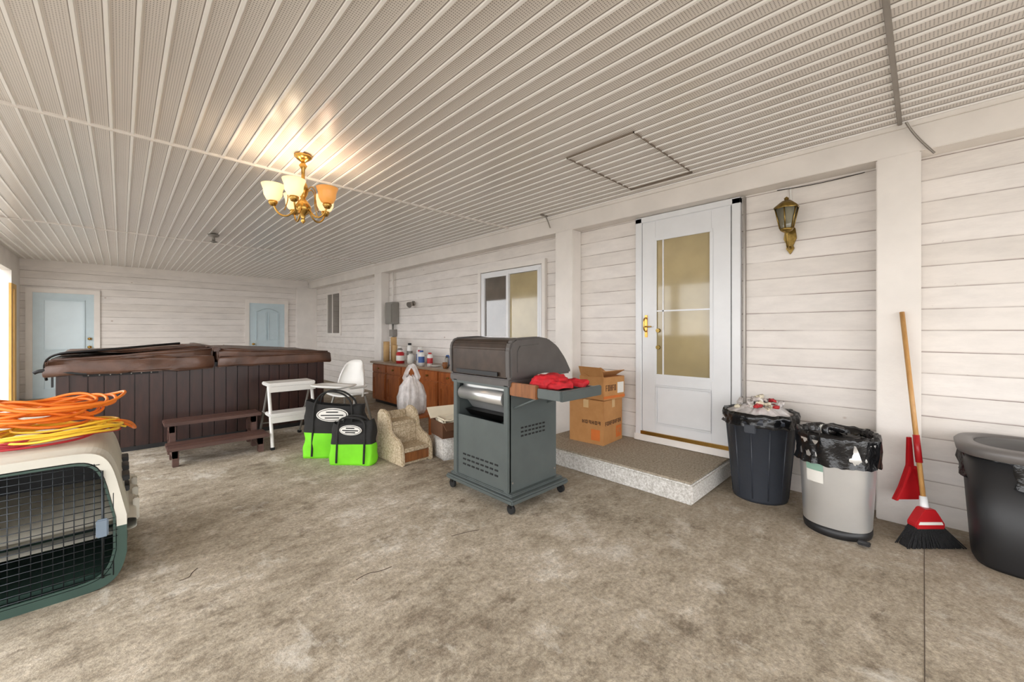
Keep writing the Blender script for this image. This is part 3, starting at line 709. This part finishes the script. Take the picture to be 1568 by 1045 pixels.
for s_ in (-1,1): box('handle',c[0]+s_*.255-.012,c[0]+s_*.255+.012,c[1]-.04,c[1]+.04,.54,.60,M['navy'],g,.006)
liner(g,c,.248,.65,M['bagblk'],.07,wr=.08)
lathe('trash_fill',[(.23,.60),(.2,.66),(.12,.71),(0,.73)],c,M['bagclr'],g,wr=.3,wf=14,seg=60)
for k in range(34):
    a=random.random()*6.28; r=random.random()*.17; z=.725-r*.25+random.random()*.06; x_,y_=c[0]+r*math.cos(a),c[1]+r*math.sin(a)
    mm=random.choice([M['skin_trash'],M['bagclr'],M['red'],M['skin_trash'],M['cream'],M['paper'],M['bagclr']])
    o=box('scrap',x_-.035,x_+.035,y_-.02,y_+.02,z-.012,z+.012,mm,g,.005,rot=(random.random()*1.4-.7,random.choice('XYZ'))); rough(o,2,.018,40)
c=(3.39,.40,0); g=Grp('stainless_trash_can',c)
lathe('base',[(0,0),(.185,0),(.19,.02),(.19,.05),(.18,.055)],c,M['black'],g,sx=1,sy=.95)
lathe('bin',[(.178,.055),(.200,.50),(.205,.60),(.19,.60),(0,.58)],c,M['steel'],g,seg=64,sq=.85)
liner(g,c,.206,.62,M['bagblk'],.17,fl=1.02,wr=.10)
lathe('inner_bag',[(.19,.60),(.17,.59),(.05,.60),(0,.62)],c,M['bagblk'],g,wr=.35,wf=10)
tube('liner_knot',[(3.30,.44,.62),(3.29,.46,.68),(3.35,.42,.67),(3.40,.37,.65)],.02,M['bagblk'],g)
rough(box('tissue',3.31,3.36,.43,.48,.63,.68,M['paper'],g,.008),2,.015,30)
vs=[];fs=[]
for i in range(7):
    t=math.radians(140+i*5); ct,st_=math.cos(t),math.sin(t)
    for z in (.33,.46):
        rr=.178+(.022*(z-.055)/.445)+.004; vs.append((c[0]+rr*math.copysign(abs(ct)**.85,ct),c[1]+rr*math.copysign(abs(st_)**.85,st_),z))
for i in range(6): fs.append((2*i,2*i+2,2*i+3,2*i+1))
emit_mesh('label',vs,fs,M['paper'],g,smooth=True)
vs=[(x_+(x_-c[0])*.01,y_+(y_-c[1])*.01,z_*.999 if z_>.4 else .385) for x_,y_,z_ in vs]
emit_mesh('label_green',vs,fs,M['lablg'],g,smooth=True)
box('pedal',3.18,3.23,.22,.28,.015,.03,M['black'],g,.004)
c=(3.60,-.42,0); g=Grp('flared_trash_can',c)
lathe('bin',[(0,0),(.215,0),(.225,.02),(.262,.60),(.25,.60),(0,.58)],c,M['black'],g,seg=64,sq=.6)
liner(g,c,.262,.60,M['bagblk'],.13,wr=.10)
tube('liner_loop',[(3.40,-.30,.60),(3.37,-.33,.55),(3.36,-.40,.53),(3.37,-.47,.56),(3.40,-.50,.60)],.014,M['bagblk'],g)
lathe('lid_ring',[(.24,.60),(.285,.61),(.293,.65),(.28,.665),(.22,.67),(.21,.65),(.20,.60)],c,M['binlid'],g,seg=64,sq=.7)
lathe('lid_dome',[(.215,.655),(.12,.675),(0,.68)],c,M['black'],g,sq=.7,seg=64)

g=Grp('push_broom',(3.52,0,0))
top=Vector((3.735,.10,1.43)); bot=Vector((3.55,-.005,.20))
cyl('handle',top,bot,.013,.013,M['pole'],g,16)
d=(bot-top).normalized()
cyl('ferrule',bot-d*.45,bot-d*.28,.017,.017,M['red'],g,16); cyl('socket',bot-d*.08,bot+d*.03,.018,.026,M['white'],g,16)
rt=Vector((.716,-.698,0)); fw=Vector((.698,.716,0)); cc=Vector((3.53,-.01,0))
def fan(nm,rows,m,th):
    vs=[];fs=[]
    for (w,z,o_,lean) in rows:
        for s1,s2 in ((-1,-1),(1,-1),(1,1),(-1,1)): vs.append(cc+rt*(s1*w+o_)+fw*(s2*th+lean)+Vector((0,0,z)))
    for k in range(len(rows)-1):
        for i in range(4): j=(i+1)%4; fs.append((k*4+i,k*4+j,(k+1)*4+j,(k+1)*4+i))
    fs+=[(0,1,2,3),tuple(len(vs)-4+i for i in range(4))]
    return emit_mesh(nm,vs,fs,m,g,bev=.004)
fan('bristle_pack',[(.17,0.002,.0,-.03),(.145,.03,.0,-.02),(.105,.09,.0,0),(.08,.12,0,0)],M['bristle'],.028)
for k in range(50):
    u=(k/49-.5)*2
    for q in (-1,1):
        p0=cc+rt*(u*.085+.0)+fw*(.0+q*.02)+Vector((0,0,.11)); p1=cc+rt*(u*.175+random.uniform(-.008,.008))+fw*(-.03+q*.035)+Vector((0,0,.003))
        cyl('bristle',p0,p1,.003,.003,M['bristle'],g,5)
fan('cap',[(.085,.10,0,0),(.09,.13,0,0),(.052,.19,0,0),(.03,.22,0,0)],M['red'],.03)
fan('cap_stripe',[(.080,.125,0,0),(.068,.15,0,0)],M['paper'],.033)
g=Grp('dustpan',(3.58,.04,.35))
cc=Vector((3.625,.065,0)); 
def pan(pts,m,nm,off,th):
    n=len(pts); vs=[cc+rt*u+Vector((0,0,z))+fw*(off) for u,z in pts]+[cc+rt*u+Vector((0,0,z))+fw*(off+th) for u,z in pts]
    return emit_mesh(nm,vs,[tuple(range(n)),tuple(range(n,2*n))]+[(i,(i+1)%n,n+(i+1)%n,n+i) for i in range(n)],m,g,bev=.002)
pan([(-.10,.22),(.085,.22),(.075,.30),(.035,.44),(.02,.62),(-.005,.62),(-.01,.44),(-.06,.30)],M['red'],'pan',0,.015)
pan([(-.10,.22),(-.085,.22),(-.045,.30),(.0,.42),(-.01,.44),(-.06,.30)],M['red'],'rim_l',-.02,.02)
pan([(.07,.22),(.085,.22),(.075,.30),(.035,.44),(.025,.42),(.062,.30)],M['red'],'rim_r',-.02,.02)

# ------------------------------------------------------------ pet carrier
g=Grp('pet_carrier',(-.30,3.37,0))
CXX=-.30
def sect(y,hw,z0,z1,cxx=CXX,n=48,e=.30,top=1,tap=.24):
    pts=[]
    for i in range(n):
        a=2*math.pi*i/n; ca,sa=math.cos(a),math.sin(a)
        u=math.copysign(abs(ca)**e,ca); v=math.copysign(abs(sa)**e,sa)
        zc=(z0+z1)/2; z=zc+v*(z1-z0)/2
        q=(z-z0)/(z1-z0)
        tp=1-top*(tap*max(0,q-.4)/.6+.10*max(0,.35-q)/.35)
        pts.append((cxx+u*hw*tp,y,z))
    return pts
def loft(nm,secs,m,caps=(True,True),zmin=None,zmax=None):
    n=len(secs[0]); vs=[p for s_ in secs for p in s_]; fs=[]
    if zmin is not None: vs=[(x,y,max(z,zmin)) for x,y,z in vs]
    if zmax is not None: vs=[(x,y,min(z,zmax)) for x,y,z in vs]
    for k in range(len(secs)-1):
        for i in range(n): j=(i+1)%n; fs.append((k*n+i,k*n+j,(k+1)*n+j,(k+1)*n+i))
    if caps[0]: fs.append(tuple(range(n)))
    if caps[1]: fs.append(tuple(range(len(vs)-n,len(vs))))
    o=emit_mesh(nm,vs,fs,m,g); return o
z1=.70
loft('lower_shell',[sect(2.93,.33,0,z1),sect(3.1,.34,0,z1),sect(3.7,.34,0,z1),sect(3.85,.30,0,z1)],M['green'],(False,True),zmax=.29)
loft('upper_shell',[sect(2.93,.33,0,z1),sect(3.0,.345,0,z1+.01),sect(3.1,.345,0,z1+.01),sect(3.7,.345,0,z1+.01),sect(3.8,.32,0,z1-.02),sect(3.86,.27,0,z1-.06)],M['cratetop'],(False,True),zmin=.30)
loft('flange',[sect(2.90,.36,.26,.33,e=.3,top=0),sect(3.8,.37,.26,.33,e=.3,top=0),sect(3.87,.31,.26,.33,e=.3,top=0)],M['cratetop'],(False,True))
for k in range(3):
    yy=3.10+k*.22
    for s_ in (-1,1): box('latch_clip',CXX+s_*.36-.012,CXX+s_*.36+.015,yy,yy+.06,.24,.36,M['cratetop'],g,.005)
    box('side_vent',CXX+.30,CXX+.335,yy,yy+.12,.47,.50,M['black'],g,.004); box('side_vent',CXX+.30,CXX+.335,yy,yy+.12,.41,.44,M['black'],g,.004)
box('interior',-.56,-.04,3.78,3.80,.04,.6,M['black'],g)
box('inner_floor',-.58,-.02,2.98,3.78,.03,.05,M['green'],g)
def ring(nm,hw0,za,zb,w,y0,y1,m,lo=-9,hi=9):
    cl=lambda P_:[(x,y,min(max(z,lo),hi)) for x,y,z in P_]
    A_=cl(sect(y0,hw0,za,zb)); B_=cl(sect(y0,hw0-w,za+w,zb-w)); C_=cl(sect(y1,hw0,za,zb)); D_=cl(sect(y1,hw0-w,za+w,zb-w))
    n=len(A_); vs=A_+B_+C_+D_; fs=[]
    for i in range(n):
        j=(i+1)%n; zz=[A_[i][2],A_[j][2]]
        if min(zz)>=hi-1e-6 or max(zz)<=lo+1e-6: continue
        fs+=[(i,j,n+j,n+i),(2*n+i,2*n+j,3*n+j,3*n+i),(i,j,2*n+j,2*n+i),(n+i,n+j,3*n+j,3*n+i)]
    emit_mesh(nm,vs,fs,m,g)
ring('front_frame_low',.335,0,.70,.04,2.89,2.95,M['green'],hi=.30)
ring('front_frame_top',.335,0,.70,.04,2.888,2.95,M['cratetop'],lo=.30)
ring('door_rim',.292,.045,.655,.010,2.885,2.893,M['green'])
for i in range(17):
    x_=CXX-.272+i*.034; e_=abs(x_-CXX)
    zt=.648 if e_<.2 else .648-(e_-.2)*2.4
    cyl('wire_v',(x_,2.889,.055),(x_,2.889,zt),.0022,.0022,M['wire'],g,6)
for i in range(19):
    z=.065+i*.0315; q=(z-.045)/.61; w_=.288*(1-.24*max(0,q-.4)/.6-.10*max(0,.35-q)/.35); cyl('wire_h',(CXX-w_,2.886,z),(CXX+w_,2.886,z),.0022,.0022,M['wire'],g,6)
box('door_latch',-.09,-.045,2.862,2.884,.27,.36,M['latch'],g,.006); cyl('latch_rod',(-.067,2.88,.06),(-.067,2.88,.60),.004,.004,M['wire'],g,8)
def coil(nm,cx_,cy_,z0,R,m,loops,seed,rr=.008,sp=.05,hgt=.06,tail=None,wob=.02):
    rnd=random.Random(seed); gg=Grp(nm,(cx_,cy_,z0))
    pts=[];N_=14
    for L_ in range(loops):
        ox,oy=rnd.uniform(-sp,sp),rnd.uniform(-sp,sp); R1=R*rnd.uniform(.72,1.08); el=rnd.uniform(.6,.9); zb=rr+hgt*L_/loops; ph=rnd.random()*6
        for k in range(N_):
            a=2*math.pi*k/N_+.3*L_
            pts.append((cx_+ox+R1*math.cos(a),cy_+oy+R1*el*math.sin(a),z0+zb+wob*max(0,math.sin(2*a+ph))))
    if tail: pts+=tail
    tube('cord',pts,rr,m,gg,res=2); return gg
coil('red_cord_coil',-.30,3.30,.716,.25,M['redcord'],4,3,rr=.006,hgt=.02)
coil('yellow_cord_coil',-.27,3.30,.735,.25,M['yellow'],7,5,rr=.006,hgt=.045,sp=.06,tail=[(-.04,3.3,.76),(.02,3.35,.73)])
coil('orange_extension_cord',-.30,3.38,.785,.25,M['orange'],15,9,rr=.008,hgt=.12,sp=.08,wob=.04,tail=[(-.08,3.25,.80),(0,3.3,.78),(.05,3.4,.74),(.07,3.5,.68),(.04,3.55,.70),(-.02,3.5,.75)])

box('trim_12',1.0,WXR,-.005,-.002,0,.0012,M['gap'])
def crack(p): tube('floor_crack',[(a,b,.0003) for a,b in p],.0025,M['gap'])
crack([(.88,2.07),(.95,2.09),(1.0,2.05),(1.07,2.05)])
crack([(1.50,2.09),(1.6,2.07),(1.68,2.03)])
crack([(.218,2.706),(.26,2.70),(.27,2.75),(.30,2.78)])

w=bpy.data.worlds.new('daylight'); scn.world=w; w.use_nodes=True
bg=w.node_tree.nodes['Background']; bg.inputs[0].default_value=(.985,.99,1,1); bg.inputs[1].default_value=4.8
cam=bpy.data.cameras.new('camera'); co=bpy.data.objects.new('camera',cam); col.objects.link(co)
cam.sensor_width=36; cam.lens=14.1; cam.shift_y=-14.5/1568; cam.clip_start=.05
co.location=(0,0,1.3); co.rotation_euler=(math.radians(90),0,-math.radians(44.27))
scn.camera=co
scn.view_settings.view_transform='Standard'; scn.view_settings.look='None'; scn.view_settings.exposure=0
